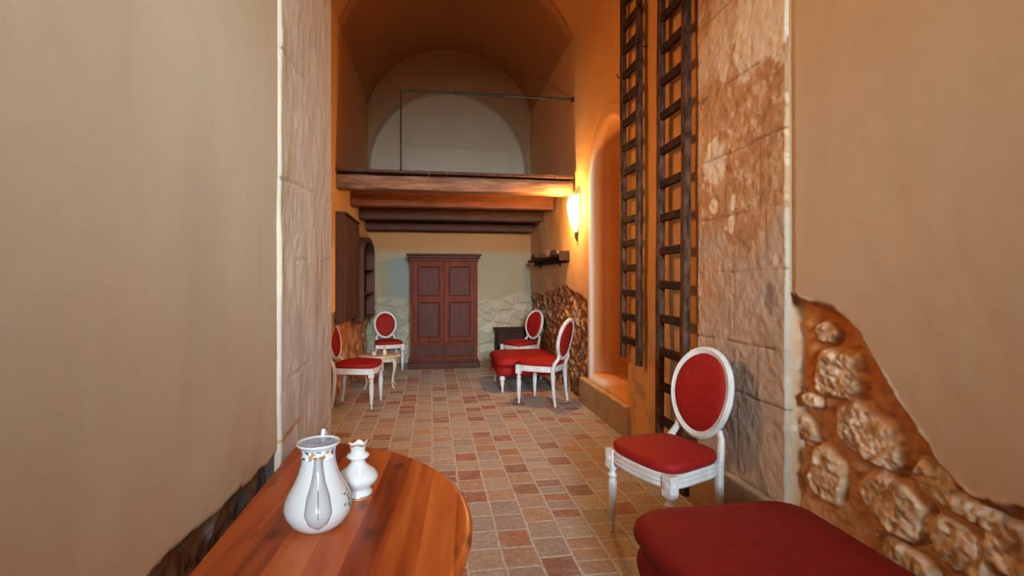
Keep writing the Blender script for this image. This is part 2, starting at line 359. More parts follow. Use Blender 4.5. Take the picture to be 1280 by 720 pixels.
# --- stone pier on the right
pale_px = [(893,205,.125,.145),(892,258,.045,.045),(916,254,.028,.05),(914,278,.032,.055),(940,35,.16,.26),(905,70,.06,.16),(968,20,.10,.24)]
def pier_fn(Y, Z):
    col = np.ones(Y.shape+(3,))*np.array((.46,.265,.13)); n = fbm(Y*6, Z*6, 5); n2 = fbm(Y*16, Z*9, 6)
    col = mixc(col, (.56,.37,.20), sstep(.4,.62,n)*.8); col = mixc(col, (.66,.50,.32), sstep(.60,.68,fbm(Y*19,Z*17,91))*.8); col = mixc(col, (.30,.16,.07), sstep(.62,.70,fbm(Y*23,Z*21,92))*.6)
    lowm = sstep(1.75, 1.25, Z + (fbm(Y*4, Z*3, 9)-.5)*1.1)
    col = mixc(col, (.50,.41,.31), lowm)
    col = mixc(col, (.40,.33,.26), lowm*sstep(.48,.7,n2)*.6)
    def band(y0, sl, w): return 0
    for px, py, a, b in pale_px:
        cy, cz = at_x(px, py, XR-.02)
        q = np.hypot((Y-cy)/a, (Z-cz)/b) + (fbm(Y*20, Z*14, 17)-.5)*.9
        col = mixc(col, (.76,.70,.55), sstep(1.05,.9,q)*.95)
    # diagonal wash of lime at the top
    t = (Z-2.60) - (2.85-Y)*1.1 ; q = np.abs(t-.25) + (fbm(Y*9, Z*5, 29)-.5)*.7
    col = mixc(col, (.66,.56,.42), sstep(.36,.12,q)*sstep(2.5,2.7,Z)*.75)
    cy, cz = at_x(966, 372, XR); q = np.hypot((Y-cy)/.035, (Z-cz)/.10)+(fbm(Y*30,Z*20,88)-.5)*.8
    col = mixc(col, (.20,.18,.15), sstep(1.1,.6,q)*.7)
    g = np.zeros_like(Y); wob = (fbm(Y*5, Z*5, 3)-.5)*.02
    courses = [.31,.785,1.06,1.46,1.78,2.14,2.54,3.0,3.45,3.9,4.4]
    for k, c in enumerate(courses):
        part = .25 + .75*sstep(.40,.55,fbm(Y*5, Z*0+k*3.7, 71))
        g = np.maximum(g, sstep(.008,.0015,np.abs(Z-c-wob))*part)
    vj = {0:(2.62,), 1:(2.86,2.45), 2:(2.66,), 3:(2.38,), 4:(2.43,), 5:(2.9,), 6:(2.5,), 7:(2.8,), 8:(2.45,), 9:(2.7,)}
    for k, js in vj.items():
        for y in js: g = np.maximum(g, sstep(.010,.002,np.abs(Y-y-wob))*(Z>courses[k])*(Z<courses[k+1])*(.5*fbm(Y*3,Z*4,5)))
    col = mixc(col, (.16,.08,.035), g*.6)
    h = (fbm(Y*5, Z*5, 51)-.5)*.012 + (fbm(Y*28, Z*28, 52, 2)-.5)*.007 - g*.008
    h = h - .032*sstep(2.234,2.226,Y) - .035*sstep(3.05,3.08,Y)
    return XR-.02-h, col
wall_grid('wall_right_pier', np.concatenate([[2.225,2.2275,2.231,2.235], lines((2.242,3.085,.0085))]), lines((.28,3.3,.0085),(3.3,5.6,.1)), pier_fn, 'stone')

# --- deeper right wall: ladder bay, arched niche, rough stone beyond
NY0, NY1, NSP, NTOP, NSILL = 4.38, 5.55, 2.50, 3.07, .30
stone_edge = [(5.5,1.13)] + sorted([at_x(x, y, 1.74) for x, y in [(732,375),(715,362),(705,355),(690,362),(675,368),(662,366)]]) + [(8.9,1.22)]
stone_edge.sort()
def deep_fn(Y, Z):
    base = 1.74
    ny = (Y-(NY0+NY1)/2)/((NY1-NY0)/2)
    top = NSP + (NTOP-NSP)*np.sqrt(np.clip(1-ny**2, 0, 1))
    dside = np.minimum(Y-NY0, NY1-Y); q_ = np.sqrt(ny**2+(np.maximum(Z-NSP,0)/(NTOP-NSP))**2)
    dd = np.where(Z > NSP, (1-q_)*.575, dside); dd = np.minimum(dd, Z-NSILL)
    ch = .03+.08*sstep(4.75,5.25,Y)
    t = np.clip(dd/ch, 0, 1); inside = dd > 0
    # rounded lip then straight jamb to the back of the niche
    dep = np.where(inside, .09*(1-np.sqrt(np.clip(1-t*t,0,1))) + .40*sstep(ch*1.0, ch*1.0+.02, dd), 0)
    col = np.ones(Y.shape+(3,))*np.array(OCHRE)
    col = mixc(col, (.52,.37,.20), sstep(2.2,.8,Z)*.5*sstep(4.4,4.2,Y))
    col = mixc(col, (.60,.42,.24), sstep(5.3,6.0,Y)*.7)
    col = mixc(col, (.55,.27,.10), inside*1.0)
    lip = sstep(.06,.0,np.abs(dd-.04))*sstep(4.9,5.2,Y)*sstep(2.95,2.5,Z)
    col = mixc(col, (.78,.78,.76), np.clip(lip*1.5,0,1))  # cool daylight on the far rounded lip, put into its colour
    # broken plaster low in the ladder bay
    q = fbm(Y*7, Z*6, 77); mm = sstep(.53,.60,q)*sstep(1.05,.9,Z)*sstep(4.3,4.25,Y)
    col = mixc(col, (.36,.24,.11), mm*.7)
    # streak of pale lime beside the pier
    st = sstep(.05,.02,np.abs(Y-3.14+(fbm(Z*2,Y*0,4)-.5)*.03)); col = mixc(col, (.60,.50,.36), st*.7*sstep(3.55,3.4,Z))
    # rough stone
    s = poly_below(Y, Z, stone_edge) + (fbm(Y*6, Z*6, 14)-.5)*.08
    m = sstep(0,.02,s)*sstep(5.59,5.64,Y)
    d1, gap, cid = voronoi(Y*5.5+fbm(Y*7,Z*7,6)*1.6, Z*7.5+fbm(Y*7,Z*7,7)*1.6, 5)
    sc = np.ones(Y.shape+(3,))*np.array((.26,.12,.05)); sc = mixc(sc, (.55,.40,.23), sstep(.50,.64,fbm(Y*15,Z*13,15))*.8); sc = mixc(sc,(.14,.07,.03), sstep(.1,.02,gap)*.35)
    sc = mixc(sc, (.36,.14,.05), sstep(.12,0,s)*.8)
    col = col*(1-m[...,None]) + sc*m[...,None]
    h = (sstep(.02,.4,gap)*.022 + (fbm(Y*13,Z*13,16)-.5)*.09 - .01)*m
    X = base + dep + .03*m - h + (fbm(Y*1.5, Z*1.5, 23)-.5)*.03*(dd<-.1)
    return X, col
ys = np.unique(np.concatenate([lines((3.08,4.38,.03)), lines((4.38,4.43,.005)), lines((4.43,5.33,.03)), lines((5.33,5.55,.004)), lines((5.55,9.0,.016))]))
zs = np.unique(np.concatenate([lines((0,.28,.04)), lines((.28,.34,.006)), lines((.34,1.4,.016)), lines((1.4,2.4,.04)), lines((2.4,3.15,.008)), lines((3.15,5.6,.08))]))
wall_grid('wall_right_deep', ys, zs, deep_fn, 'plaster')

# low plinths
def plinth(name, x0, x1, y0, y1, zt, colr, seed):
    ys = lines((y0,y1,.02)); prof = [(x0,0),(x0,zt*.33),(x0,zt*.66),(x0,zt-.02),(x0+.006,zt-.005),(x0+.02,zt),(x1,zt)]
    v = []; f = []; cols = []; n = len(prof)
    for y in ys:
        for k, (x, z) in enumerate(prof):
            w = (float(fbm(np.array(y*6.), np.array(z*8.+k), seed))-.5)*.02
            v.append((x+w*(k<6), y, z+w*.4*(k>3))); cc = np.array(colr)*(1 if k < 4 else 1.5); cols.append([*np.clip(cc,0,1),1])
    for i in range(len(ys)-1):
        for k in range(n-1): f.append((i*n+k,(i+1)*n+k,(i+1)*n+k+1,i*n+k+1))
    f.append(tuple(range(n))); f.append(tuple((len(ys)-1)*n+k for k in reversed(range(n))))
    me = bpy.data.meshes.new(name); me.from_pydata(v, [], f); ca = me.color_attributes.new('Col','FLOAT_COLOR','POINT')
    ca.data.foreach_set('color', np.array(cols, dtype=np.float32).ravel()); me.materials.append(M['stone'])
    o = bpy.data.objects.new(name, me); C.objects.link(o); struct(o)
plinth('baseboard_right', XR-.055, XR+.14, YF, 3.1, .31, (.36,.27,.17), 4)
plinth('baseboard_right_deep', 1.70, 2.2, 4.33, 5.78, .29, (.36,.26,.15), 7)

# --- left plaster wall with the broken strip low down
lpx = [(180,722),(205,695),(245,660),(280,632),(310,602),(335,580),(347,566)]
ledge = sorted([at_x(x, y, XL) for x, y in lpx]); ledge = [(-1,.8),(.6,.82)] + ledge
def left_fn(Y, Z):
    s = poly_below(Y, Z, ledge+[(2.1,ledge[-1][1]+.01)]) + (fbm(Y*8, Z*8, 3)-.5)*.04
    m = sstep(0,.012,s)
    col = np.ones(Y.shape+(3,))*np.array(PLAST)
    col = mixc(col, (.60,.36,.19), sstep(.4,.7, fbm(Y*1.1,Z*1.1,25))*.25)
    sc = np.ones(Y.shape+(3,))*np.array((.20,.08,.03)); sc = mixc(sc,(.13,.11,.085), sstep(.5,.62,fbm(Y*9,Z*9,33))); sc = mixc(sc,(.34,.30,.25), sstep(.60,.68,fbm(Y*7,Z*12,34))*sstep(.04,.09,s))
    col = col*(1-m[...,None]) + sc*m[...,None]
    X = XL - .045*m*sstep(0,.04,s) + (fbm(Y*14,Z*14,35)-.5)*.05*m + (fbm(Y*1.2,Z*1.2,36)-.5)*.02*(1-m)
    return X, col
wall_grid('wall_left', lines((YF,.7,.12),(.7,2.03,.012)), lines((0,.4,.1),(.4,1.0,.01),(1.0,5.6,.12)), left_fn, 'plaster')
def lpier_fn(Y, Z):
    col = np.ones(Y.shape+(3,))*np.array((.60,.49,.36)); n = fbm(Y*7, Z*4, 5)
    col = mixc(col, (.66,.55,.43), sstep(.4,.62,n)*.8); col = mixc(col, (.52,.39,.22), sstep(.55,.72,fbm(Y*6,Z*3,8))*.7)
    col = mixc(col, (.58,.52,.46), sstep(1.5,1.0,Z)*.7)
    col = mixc(col, (.52,.43,.31), sstep(.02,.0,Y-2.03)*.8)
    # rusty scar low on the pier
    cy, cz = at_x(362, 548, XL); t = (Z-.80)-(Y-2.04)*.06; q = np.abs(t)/.012 + np.abs(Y-2.17)/.17*.7 + (fbm(Y*20,Z*20,9)-.5)*.8
    col = mixc(col, (.48,.22,.07), sstep(1.1,.7,q))
    g = np.zeros_like(Y); wob = (fbm(Y*5, Z*5, 3)-.5)*.03
    for k, c in enumerate([.62,1.03,1.5,1.82,2.3,2.75,3.2,3.7,4.2]): g = np.maximum(g, sstep(.008,.002,np.abs(Z-c-wob-(Y-2.5)*.05))*sstep(.4,.6,fbm(Y*4,Z*0+k*2.7,73)))
    col = mixc(col, (.30,.20,.11), g*.35)
    h = (fbm(Y*7, Z*3.5, 55)-.5)*.012 + (fbm(Y*26, Z*16, 56, 2)-.5)*.004 - g*.006
    h = h*sstep(3.0,2.97,Y) - .022*sstep(2.034,2.026,Y)
    return XL+.01+h, col
wall_grid('wall_left_pier', np.concatenate([[2.025,2.028,2.031,2.035], lines((2.042,3.0,.01))]), lines((0,3.6,.01),(3.6,5.6,.1)), lpier_fn, 'stone')
def flat(colr):
    return lambda base, U, V: (np.full_like(U, base), np.ones(U.shape+(3,))*np.array(colr))
wall_grid('wall_left_return', lines((-1.6,XL+.01,.05)), lines((0,5.6,.1)), lambda U, V: (np.full_like(U,3.0)+0*U, np.ones(U.shape+(3,))*np.array((.5,.4,.28))), 'stone', 'y')
# left wall of the deep bay, with an arched dark recess at its near end
def ldeep_fn(Y, Z):
    cy, w, sp, tp, bt = 5.55, .42, 1.72, 1.98, 1.07
    ny = (Y-cy)/w; top = sp+(tp-sp)*np.sqrt(np.clip(1-ny**2,0,1)); ins = np.minimum(np.minimum(w-np.abs(Y-cy), (top-Z)), Z-bt)
    dep = .30*sstep(0,.02,ins)
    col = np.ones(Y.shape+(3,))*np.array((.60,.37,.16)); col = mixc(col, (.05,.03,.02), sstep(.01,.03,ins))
    edge = np.interp(Y, [3,6.0,6.6,7.2,7.7,8.2,8.8],[1.0,1.06,.86,1.02,.80,.95,1.18]) + (fbm(Y*7,Z*7,4)-.5)*.12
    m = sstep(0,.02,edge-Z); sc = np.ones(Y.shape+(3,))*np.array((.50,.20,.07)); sc = mixc(sc,(.62,.40,.24), sstep(.48,.62,fbm(Y*8,Z*8,5))); sc = mixc(sc,(.28,.13,.06), sstep(.55,.7,fbm(Y*11,Z*11,6)))
    sc = mixc(sc,(.50,.33,.16),sstep(6.3,6.0,Y))
    col = col*(1-m[...,None]) + sc*m[...,None]
    X = XLD - dep - .02*m + (fbm(Y*9,Z*9,7)-.5)*.07*m*sstep(6.0,6.4,Y)
    return X, col
wall_grid('wall_left_deep', lines((3.0,5.0,.1),(5.0,9.0,.02)), lines((0,2.1,.02),(2.1,5.6,.1)), ldeep_fn, 'plaster')

# --- back wall: coarse pale stone below, plaster above, shallow arched lunette up high
bedge = sorted([at_y(x, y, YB) for x, y in [(470,372),(490,368),(512,375),(556,372),(600,374),(625,372),(645,366),(662,362)]])
bedge = [(-1.4,bedge[0][1])]+bedge+[(2.4,bedge[-1][1])]
def back_fn(X, Z):
    s = poly_below(X, Z, bedge) + (fbm(X*5,Z*5,3)-.5)*.05; m = sstep(0,.02,s)
    col = np.ones(X.shape+(3,))*np.array((.32,.26,.155)); col = mixc(col,(.27,.24,.155), sstep(.4,.6,fbm(X*2,Z*2,4))*.5)
    col = mixc(col,(.34,.18,.07), sstep(1.86,1.98,Z)*sstep(2.9,2.5,Z))
    col = mixc(col,(.24,.26,.22), sstep(-.35,-.42,X)*sstep(-.78,-.72,X)*sstep(1.86,1.8,Z)*.8)
    col = mixc(col,(.36,.24,.13), sstep(2.6,3.0,Z))
    d1, gap, cid = voronoi(X*3.2+fbm(X*4,Z*4,6)*.8, Z*5.5+fbm(X*4,Z*4,7)*.8, 9)
    sc = np.ones(X.shape+(3,))*np.array((.33,.285,.195)); sc = mixc(sc,(.46,.40,.28), cid*.8); sc = mixc(sc,(.34,.27,.17), sstep(.10,.0,gap)*.5); sc = mixc(sc,(.36,.28,.18), sstep(.55,.68,fbm(X*10,Z*10,8))*.6)
    sc = mixc(sc,(.40,.27,.14), sstep(.05,0,s)*.6)
    col = col*(1-m[...,None]) + sc*m[...,None]
    r = np.hypot(X-.30, np.maximum(Z-3.37,0)); ins = 1.385-r + (fbm(X*3,Z*3,44)-.5)*.01; ins = np.where(Z > 2.7, ins, -1)
    a = sstep(0,.02,ins); col = mixc(col,(.50,.46,.34), a)
    Y = YB + .22*a + m*.03 - m*(sstep(.02,.25,gap)*.05 + (fbm(X*16,Z*16,10)-.5)*.05)
    return Y, col
wall_grid('wall_back', lines((-1.35,2.35,.0165)), lines((0,1.4,.016),(1.4,2.6,.06),(2.6,4.75,.016),(4.75,5.8,.1)), back_fn, 'plaster', 'y')

# --- barrel vault
def vault():
    cx = (XLD-.05+1.80)/2; rx = (1.80-XLD+.05)/2; v = []; f = []; n = 48
    ys = [YF-.2, -1, 1, 3, 4, 5, 5.75, 6.5, 7.5, YB+.4]
    for y in ys:
        for k in range(n+1):
            a = math.pi*k/n; v.append((cx-rx*math.cos(a), y, 4.05+1.40*math.sin(a)))
    for i in range(len(ys)-1):
        for k in range(n): f.append((i*(n+1)+k, i*(n+1)+k+1, (i+1)*(n+1)+k+1, (i+1)*(n+1)+k))
    me = bpy.data.meshes.new('ceiling'); me.from_pydata(v, [], f)
    ca = me.color_attributes.new('Col','FLOAT_COLOR','POINT'); cc = []
    for p in v: cc += [.42,.21,.085,1]
    ca.data.foreach_set('color', cc); me.materials.append(M['plaster']); me.polygons.foreach_set('use_smooth', [True]*len(me.polygons))
    o = bpy.data.objects.new('ceiling', me); C.objects.link(o); struct(o)
vault()

# --- wall behind the camera with the window the daylight comes through
WX0, WX1, WZ0, WZ1 = -.1, 1.1, 1.7, 3.3
b = MB(); b.box(-1.5,WX0,YF-.35,YF,0,5.7); b.box(WX1,2.3,YF-.35,YF,0,5.7); b.box(WX0,WX1,YF-.35,YF,0,WZ0); b.box(WX0,WX1,YF-.35,YF,WZ1,5.7)
o = struct(b.build('wall_front', noise_mat('front_plaster',(.5,.35,.22),(.58,.42,.28),2,.85,.05), smooth=False))
b = MB()
for x in (WX0+.03, (WX0+WX1)/2, WX1-.03): b.box(x-.03,x+.03,YF-.22,YF-.16,WZ0,WZ1)
for z in (WZ0+.03, 2.23, 2.76, WZ1-.03): b.box(WX0,WX1,YF-.215,YF-.165,z-.025,z+.025)
struct(b.build('window_1', 'window_paint', smooth=False))

# ------------------------------------------------------------------ mezzanine: beams and boards
def rough_beam(y0, y1, z0, z1, x0, x1, mat, seed, round_=False):
    n = 60; rings = []
    cy, cz, hy, hz = (y0+y1)/2, (z0+z1)/2, (y1-y0)/2, (z1-z0)/2
    for i in range(n+1):
        x = x0+(x1-x0)*i/n; ring = []
        for k in range(24):
            a = 2*math.pi*k/24; e = .42 if round_ else .22
            ca, sa = math.cos(a), math.sin(a); ca = math.copysign(abs(ca)**e, ca); sa = math.copysign(abs(sa)**e, sa)
            w = 1+(float(fbm(np.array(x*2.5), np.array(k*.55 if k < 12 else (24-k)*.55), seed))-.5)*(.24 if round_ else .1)
            ring.append((x, cy+hy*ca*w, cz+hz*sa*w))
        rings.append(ring)
    return MB().loft(rings)
beams = [
 (6.05,6.30,2.465,2.635,'beam_wood','thick weathered edge beam carrying the front of the loft floor',True),
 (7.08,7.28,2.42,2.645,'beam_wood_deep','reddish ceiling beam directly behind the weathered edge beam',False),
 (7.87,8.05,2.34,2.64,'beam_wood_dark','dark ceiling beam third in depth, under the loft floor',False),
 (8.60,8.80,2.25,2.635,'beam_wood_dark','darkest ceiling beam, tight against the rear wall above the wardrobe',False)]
for i, (y0,y1,z0,z1,mt,lb,rd) in enumerate(beams):
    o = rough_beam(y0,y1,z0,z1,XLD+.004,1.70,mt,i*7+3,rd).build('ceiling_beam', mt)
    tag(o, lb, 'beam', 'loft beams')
b = MB(); x = XLD+.004
while x < 1.68:
    w = random.uniform(.16,.22); b.box(x, min(x+w-.006,1.70), 6.02, YB-.06, 2.655, 2.685); x += w
tag(b.build('loft_boards', 'beam_wood_dark', smooth=False), 'boarded loft floor lying on the four beams below the lunette', 'loft floor')

# railing over the loft edge
zr = 3.64; b = MB(); b.tube([(-.35,6.12,zr),(.6,6.12,zr+.004),(1.725,6.12,zr)], .014, 10)
rt = thing('iron_railing', 'thin dark iron rail and upright post above the loft edge', 'railing', (-.36,6.12,2.686))
o = b.build('rail', 'iron', rt); o.location = (.36,-6.12,-2.686)
o = MB().tube([(0,0,0),(0,0,zr-2.686)], .010, 10).lathe([(.03,0),(.03,.01),(.012,.03)], 12).build('post', 'iron', rt)
o = MB().lathe([(.03,0),(.034,.012),(.022,.025)], 12, mat=Matrix.Translation((2.08,0,zr-2.686)) @ Matrix.Rotation(R(-90),4,'Y')).build('wall_flange', 'iron', rt)

# ------------------------------------------------------------------ wardrobe
wx0, wx1, wy0, wy1, wt = -.345, .735, 8.33, 8.90, 1.85
wc = (wx0+wx1)/2
t = thing('wardrobe', 'dark mahogany two-door panelled wardrobe against the rear wall', 'wardrobe', (wc, (wy0+wy1)/2, 0))
hw = (wx1-wx0)/2; hd = (wy1-wy0)/2
b = MB().box(-hw,hw,-hd,hd,.02,wt-.08); b.build('body', 'mahogany', t, smooth=False, bevel=.006)
b = MB().box(-hw-.035,hw+.035,-hd-.03,hd+.01,0,.10).box(-hw-.02,hw+.02,-hd-.018,hd,.10,.135); b.build('plinth', 'mahogany_dark', t, smooth=False, bevel=.008)
b = MB().box(-hw-.015,hw+.015,-hd-.015,hd,wt-.12,wt-.075).box(-hw-.04,hw+.04,-hd-.04,hd,wt-.075,wt-.035).box(-hw-.06,hw+.06,-hd-.06,hd,wt-.035,wt); b.build('cornice', 'mahogany_dark', t, smooth=False, bevel=.01)
def framed_panel(x0,x1,z0,z1,rails,y,depth=.025,st=.075):
    b = MB(); b.box(x0,x0+st,y-depth,y,z0,z1); b.box(x1-st,x1,y-depth,y,z0,z1)
    for r0, r1 in rails: b.box(x0+st,x1-st,y-depth,y,r0,r1)
    return b
dz0, dz1 = .43, wt-.13; mid = 1.12
for s in (-1,1):
    x0, x1 = (-hw+.05, -.004) if s < 0 else (.004, hw-.05)
    d = framed_panel(x0,x1,dz0,dz1,[(dz0,dz0+.08),(mid-.05,mid+.05),(dz1-.08,dz1)],-hd).build('door', 'mahogany', t, smooth=False, bevel=.005)
    for z0, z1 in ((dz0+.08,mid-.05),(mid+.05,dz1-.08)):
        p = MB(); e = .0
        q0 = (x0+.075,x1-.075,z0,z1)
        def ring(i, y): return [(q0[0]+i,y,q0[2]+i),(q0[1]-i,y,q0[2]+i),(q0[1]-i,y,q0[3]-i),(q0[0]+i,y,q0[3]-i)]
        p.loft([ring(-.004,-hd-.026),ring(.006,-hd-.034),ring(.018,-hd-.030),ring(.024,-hd-.004),ring(.034,-hd-.003),ring(.062,-hd-.022)]); p.build('door_panel', 'mahogany_dark', d, smooth=False)
    dr = MB().box(x0,x1,-hd-.022,-hd,.19,.38).box(x0+.03,x1-.03,-hd-.028,-hd-.02,.215,.355); dd_ = dr.build('drawer', 'mahogany_dark', t, smooth=False, bevel=.005)

# ------------------------------------------------------------------ chairs
def outline_seat(sx=1, sy=1, n=64):
    """bow-fronted seat outline, front at -y"""
    pts = []
    for k in range(n):
        a = 2*math.pi*k/n; ca, sa = math.cos(a), math.sin(a)
        e = .42; x = math.copysign(abs(ca)**e, ca); y = math.copysign(abs(sa)**e, sa)
        w = .24-.035*(y+1)/2*1.0 if True else 0
        w = .245 - .045*(y+1)/2
        yy = .225*y
        if y < 0: yy -= .028*max(0, 1-x*x)*(-y)
        pts.append((x*w*sx, yy*sy))
    return pts
def cushion(pts, z0, z1, crown, lip=.02, steps=7):
    """upholstered pad: side bulge and domed top"""
    cx = sum(p[0] for p in pts)/len(pts); cy = sum(p[1] for p in pts)/len(pts); rings = []
    def sc(s, z): return [(cx+(p[0]-cx)*s, cy+(p[1]-cy)*s, z) for p in pts]
    rings.append(sc(.90, z0)); rings.append(sc(.97, z0))
    R_ = max(abs(p[0]-cx) for p in pts); hh = z1-z0
    for i in range(1, 6):
        a = math.pi/2*i/5; s = .985 + (lip/R_)*math.sin(math.pi*i/6)*.6 - .10*(1-math.cos(a)); rings.append(sc(s, z0+hh*math.sin(a)))
    for i in range(1, steps+1):
        q = i/steps; s0 = .885*(1-q); rings.append(sc(max(s0,.004), z1 + crown*math.sin(math.pi/2*q)))
    return MB().loft(rings)
def make_chair():
    t = thing('medallion_chair', '', 'chair')
    pts = outline_seat()
    # white rail with two mouldings
    rings = []
    for s, z in ((.93,.375),(.985,.378),(1.0,.388),(.985,.396),(.985,.402),(1.0,.408),(.985,.416),(.985,.422),(1.0,.430),(1.0,.440),(.97,.444),(.88,.444),(.88,.375)):
        rings.append([(p[0]*s, p[1]*s, z) for p in pts])
    rings.append(rings[0])
    MB().loft(rings, cap=False).build('seat_frame', 'white_paint', t, angle=60)
    cushion([(p[0]*.985, p[1]*.985) for p in pts], .443, .496, .034).build('seat_cushion', 'red_fabric', t, angle=80)
    # turned front legs
    prof = [(.004,0),(.011,.002),(.013,.012),(.010,.024),(.014,.030),(.014,.036),(.011,.042)]
    prof += [(.0125+.0105*k/8, .05+.225*k/8) for k in range(9)]
    prof += [(.019,.290),(.026,.300),(.028,.308),(.019,.316),(.016,.326),(.024,.334),(.026,.342),(.018,.348)]
    for s in (-1,1):
        b = MB().lathe(prof, 20, s*.212, -.205); b.box(s*.212-.028,s*.212+.028,-.233,-.177,.345,.444)
        # fluting ribs
        for k in range(8):
            a = 2*math.pi*k/8; b.tube([(s*.212+.0125*math.cos(a),-.205+.0125*math.sin(a),.055),(s*.212+.0225*math.cos(a),-.205+.0225*math.sin(a),.27)], .0035, 6)
        # rosette on the block
        b.lathe([(.018,0),(.020,.003),(.012,.005),(.010,.003),(.006,.006),(.0,.007)], 14, mat=Matrix.Translation((s*.212,-.233,.398)) @ Matrix.Rotation(R(90),4,'X'))
        b.lathe([(.018,0),(.020,.003),(.012,.005),(.010,.003),(.006,.006),(.0,.007)], 14, mat=Matrix.Translation((s*.240,-.205,.398)) @ Matrix.Rotation(R(90*s),4,'Y'))
        b.build('leg', 'white_paint', t, angle=35)
    for s in (-1,1):
        b = MB().tube([(s*.182,.238,0),(s*.180,.218,.14),(s*.178,.207,.30),(s*.178,.205,.44)], [(.013,.013),(.017,.017),(.02,.021),(.021,.023)], 12, sq=.5, up=(0,1,0))
        b.build('leg', 'white_paint', t)
    # tilted oval back
    tilt = R(12); cz = .745; A = .205; B = .245
    def bp(u, v, w=0):  # u across, v up along the back plane, w forward(-)
        return (u, .232 + (cz-.44)*math.tan(tilt) + v*math.sin(tilt) + w*math.cos(tilt), cz + v*math.cos(tilt) - w*math.sin(tilt))
    ov = []
    for k in range(56):
        a = 2*math.pi*k/56; u = math.cos(a); v = math.sin(a); egg = 1+.05*v
        bow = .018*(u*u)      # wings curve slightly forward
        ov.append(bp((A-.019)*u*egg, (B-.019)*v, -bow))
    b = MB().tube(ov, (.021,.018), 14, closed=True, sq=.7, up=(0,-1,0))
    ov2 = []
    for k in range(56):
        a = 2*math.pi*k/56; u = math.cos(a); v = math.sin(a); egg = 1+.05*v; ov2.append(bp((A-.014)*u*egg, (B-.014)*v, -.018*u*u-.018))
    b.tube(ov2, .0045, 8, closed=True, up=(0,-1,0))
    for s in (-1,1):
        b.tube([(s*.178,.205,.40),(s*.174,.222,.47),(s*.150,.262,.535),bp(s*.135,-.172,.0)], [(.021,.021),(.019,.019),(.016,.016),(.017,.016)], 12, sq=.6, up=(0,1,0))
    b.build('back_frame', 'white_paint', t)
    # padded oval, front and back
    rings = []
    for s, w in ((.2,.022),(.6,.021),(.92,.014),(1.0,.002),(1.0,-.008),(.95,-.022),(.8,-.033),(.55,-.040),(.28,-.043),(.02,-.044)):
        rings.append([bp((A-.034)*math.cos(2*math.pi*k/48)*s*(1+.05*math.sin(2*math.pi*k/48)), (B-.034)*math.sin(2*math.pi*k/48)*s, w-.018*(s*math.cos(2*math.pi*k/48))**2) for k in range(48)])
    MB().loft(rings).build('back_cushion', 'red_fabric', t, angle=80)
    return t
grp = 'white oval-back chairs'
ch = make_chair()
ch.location = (1.245,2.595,0); ch.rotation_euler = (0,0,R(-72)); ch.scale = (1.05,.91,1.045)
ch['label'] = 'big white oval-back chair with bright red seat beside the stone pier, above the wine-red bench'; ch['group'] = grp
dup(ch, (1.28,5.86,0), R(-127), 'white oval-back chair in front of the small red bench, near rough brown stone', grp, 1.0)
dup(ch, (1.36,7.80,0), R(-60), 'white oval-back chair tucked behind the small red bench, next to the dark chest', grp, .97)
dup(ch, (-.83,6.03,0), R(82), 'white oval-back chair seen side-on just past the pale stone pier', grp, 1.0)
dup(ch, (-.70,8.44,0), R(14), 'white oval-back chair between the shelf niche and the wardrobe', grp, .92)

# ------------------------------------------------------------------ red benches
def rrect(hx, hy, r, n=8):
    pts = []
    for cx, cy, a0 in ((hx-r,hy-r,0),(-hx+r,hy-r,90),(-hx+r,-hy+r,180),(hx-r,-hy+r,270)):
        for k in range(n+1):
            a = R(a0+90*k/n); pts.append((cx+r*math.cos(a), cy+r*math.sin(a)))
    out = []
    for i, p in enumerate(pts):   # densify straight parts
        q = pts[(i+1)%len(pts)]; d = math.hypot(q[0]-p[0], q[1]-p[1]); m = max(1, int(d/.05))
        out += [(p[0]+(q[0]-p[0])*j/m, p[1]+(q[1]-p[1])*j/m) for j in range(m)]
    return out
def make_bench(hx, hy, label, mat, top=.45):
    t = thing('upholstered_bench', label, 'bench'); pts = rrect(hx, hy, .13)
    def ringset(lst):
        out = []
        for ins, z in lst: out.append([(p[0]*(hx-ins)/hx, p[1]*(hy-ins)/hy, z) for p in pts])
        return out
    MB().loft(ringset([(.05,.205),(.02,.207),(.006,.225),(.0,.25),(.0,.28),(.006,.305),(.018,.322),(.05,.325)])).build('seat_box', mat, t, angle=80)
    lst = [(.05,.322),(.012,.326),(-.006,.345),(-.012,.37),(-.004,.40),(.02,.425),(.055,.438),(.10,.444)]
    lst = [(a, z*top/.45) for a, z in lst]
    b_r = ringset(lst); last = lst[-1]
    for q in (.25,.5,.75,.98): b_r.append([(p[0]*(hx-.10)/hx*(1-q), p[1]*(hy-.10)/hy*(1-q), top-.006+.014*math.sin(q*math.pi/2)) for p in pts])
    MB().loft(b_r).build('cushion', mat, t, angle=80)
    prof = [(.006,0),(.014,.003),(.016,.02),(.012,.03)] + [(.013+.012*k/6,.04+.075*k/6) for k in range(7)] + [(.028,.125),(.022,.135),(.020,.145),(.036,.158),(.038,.178),(.030,.195),(.026,.207)]
    for sx in (-1,1):
        for sy in (-1,1): MB().lathe(prof, 18, sx*(hx-.07), sy*(hy-.07)).build('leg', 'white_paint', t, angle=35)
    return t
bn = make_bench(.385, .68, 'large wine-red upholstered bench in the near corner beside rubble wall', 'red_fabric_wine', .465); bn.location = (1.20,1.385,0); bn.rotation_euler = (0,0,R(0)); bn['group'] = 'red benches'
b2 = make_bench(.40, .45, 'small red upholstered bench on white turned legs near the rear corner', 'red_fabric'); b2.location = (1.21,6.80,0); b2['group'] = 'red benches'

